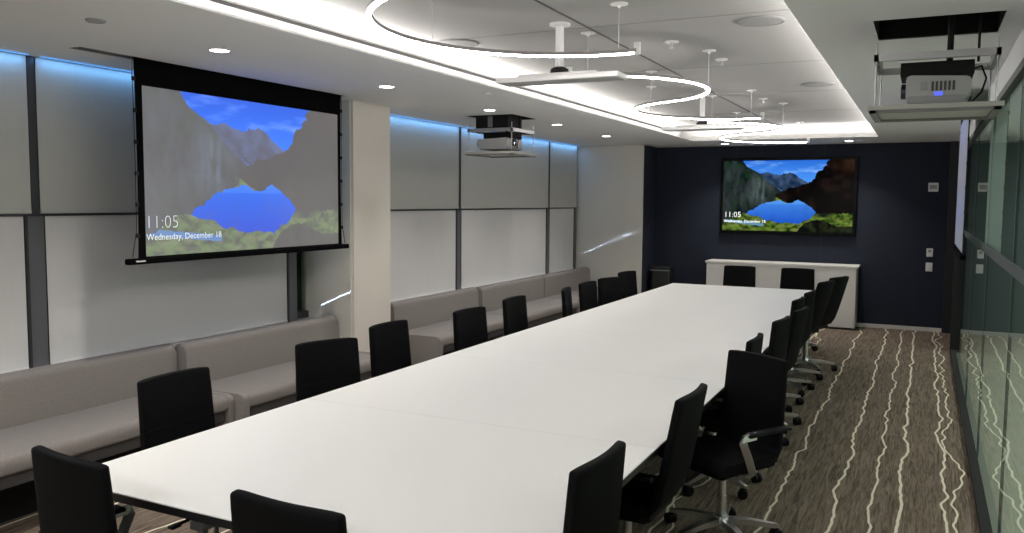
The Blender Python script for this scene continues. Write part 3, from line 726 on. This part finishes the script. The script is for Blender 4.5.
def mic(label, x, y):
    t = thing('ceiling_microphone', label, 'microphone', (x, y, HT), 0, 'hanging microphone panels'); z = 2.445 - HT
    link('canopy', lathe(bmesh.new(), [(.06, 0), (.06, -.012), (.03, -.016)], 20), 'whiteplastic', t, True)
    link('pole', lathe(bmesh.new(), [(.024, -.01), (.024, z + .055)], 16), 'whiteplastic', t, True)
    link('pivot', lathe(bmesh.new(), [(.055, z + .025), (.05, z + .05), (.028, z + .062)], 18), 'black', t, True)
    link('mount_plate', B(-.24, .24, -.05, .06, z + .012, z + .026, .004), 'whiteplastic', t)
    link('panel', B(-.375, .375, -.07, .10, z - .018, z + .012, .006), 'whiteplastic', t)
    link('panel_grille', B(-.36, .36, -.06, .085, z - .021, z - .017, .002), 'greyplastic', t); return t
mic('flat white hanging microphone panel on a pole, nearer one', -1.90, 4.44); mic('flat white hanging microphone panel on a pole, far one', -1.92, 7.92)

# ================================================================== PROJECTOR LIFTS
def lift(label, hole, z_tray, z_frame, front, shroud=False):
    x0, x1, y0, y1 = hole; cx, cy = (x0 + x1) / 2, (y0 + y1) / 2
    t = thing('projector_lift', label, 'projector lift', (cx, cy, z_tray), 0, 'projector lifts'); a, b = (x1 - x0) / 2, (y1 - y0) / 2
    zf = z_frame - z_tray; zt = H + .425 - z_tray
    bm = B(-a - .01, a + .01, -b - .01, b + .01, .0, .022, .002); link('cover_panel', bm, 'liftpanel', t)
    bm = bmesh.new()
    for q_ in ((-a, a, -b, -b + .03), (-a, a, b - .03, b), (-a, -a + .03, -b, b), (a - .03, a, -b, b)): box(bm, *q_, -.012, 0)
    link('panel_frame', bm, 'grille', t)
    bm = bmesh.new()
    for q_ in ((-a + .01, a - .01, -b + .02, -b + .04), (-a + .01, a - .01, b - .04, b - .02), (-a + .01, -a + .03, -b + .02, b - .02), (a - .03, a - .01, -b + .02, b - .02)): box(bm, *q_, zf - .016, zf + .016)
    link('lift_frame', bm, 'steel', t)
    for sx_ in (-1, 1):
        for sy_ in (-1, 1): 
            link('rod', tube(bmesh.new(), [(sx_ * (a - .022), sy_ * (b - .03), .02), (sx_ * (a - .022), sy_ * (b - .03), zf + .07)], .004, 8), 'steel', t)
    bm = B(-.145, .16, -.12, .14, zf - .075, zf - .012, .004); link('mount_bracket', bm, 'black', t)
    bm = tube(bmesh.new(), [(.06, .0, zf - .02), (.06, .0, zt)], .014, 10); tube(bm, [(.18, .05, zf), (.18, .05, zt)], .006, 8); link('hoist_post', bm, 'black', t)
    if shroud:
        link('shroud', B(-.19, .17, -.2, .12, zf + .012, H - z_tray + .2, .004), 'black', t)
        bm = bmesh.new(); box(bm, -.05, .0, -.206, -.199, zf + .03, H - z_tray - .005); link('warning_label', bm, 'grille', t)
    bm = tube(bmesh.new(), [(a * .52, .02, zf - .045), (a * .72, -.02, zf - .03), (a * .80, -.04, zf - .09), (a * .74, -.03, zf - .15), (a * .6, .03, zf - .19)], .0045, 8); link('power_cable', bm, 'blackplastic', t, True)
    return t
lift('white projector lift lowered from a dark ceiling opening at top right', LIFT_R, 2.175, 2.415, 1)
lift('projector lift lowered before the windows at the far end', LIFT_L, 2.205, 2.44, 1, True)
def projector(label, loc, rz, w, d, h):
    """origin at body centre; local -y carries the connectors, local -x the lens"""
    t = thing('projector', label, 'projector', loc, rz, 'projectors on the lifts')
    prof = rounded([(-w / 2, -h / 2 + .02), (-w / 2 + .03, -h / 2), (w / 2 - .04, -h / 2), (w / 2, -h / 2 + .025), (w / 2, h / 2 - .015), (-w / 2, h / 2)], .02, 4)
    link('body', prism(bmesh.new(), prof, 'y', -d / 2, d / 2, .012, 3), 'projbody', t, True)
    link('base_shell', prism(bmesh.new(), rounded([(-w / 2 + .012, -h / 2 - .004), (w / 2 - .03, -h / 2 - .004), (w / 2 - .004, -h / 2 + .03), (-w / 2 - .003, -h / 2 + .03)], .01, 3), 'y', -d / 2 - .003, d / 2 - .01, .006), 'greyplastic', t, True)
    link('lens', lathe(bmesh.new(), [(.036, 0), (.036, -.028), (.026, -.03), (.024, -.02)], 20, (-w / 2 + .004, .04, .012), 'x'), 'lens', t, True)
    bm = bmesh.new()
    for k in range(6): box(bm, w / 2 - .16 + k * .017, w / 2 - .15 + k * .017, -d / 2 - .002, -d / 2 + .002, -.012, .03)
    link('vent', bm, 'gap', t)
    link('port_panel', B(-w / 2 + .06, -w / 2 + .09, -d / 2 - .002, -d / 2 + .002, -.01, .03), 'greyplastic', t)
    link('indicator', B(-.015, .02, -d / 2 - .004, -d / 2 + .001, -h / 2 + .028, -h / 2 + .046), 'bluespot', t); return t
projector('white projector under the lift at top right, with a small blue light', (.03, 4.44, 2.272), 0, .265, .32, .125)
projector('white projector hanging at the far end before the windows, lens to the room', (-3.87, 7.54, 2.309), PI, .34, .34, .11)
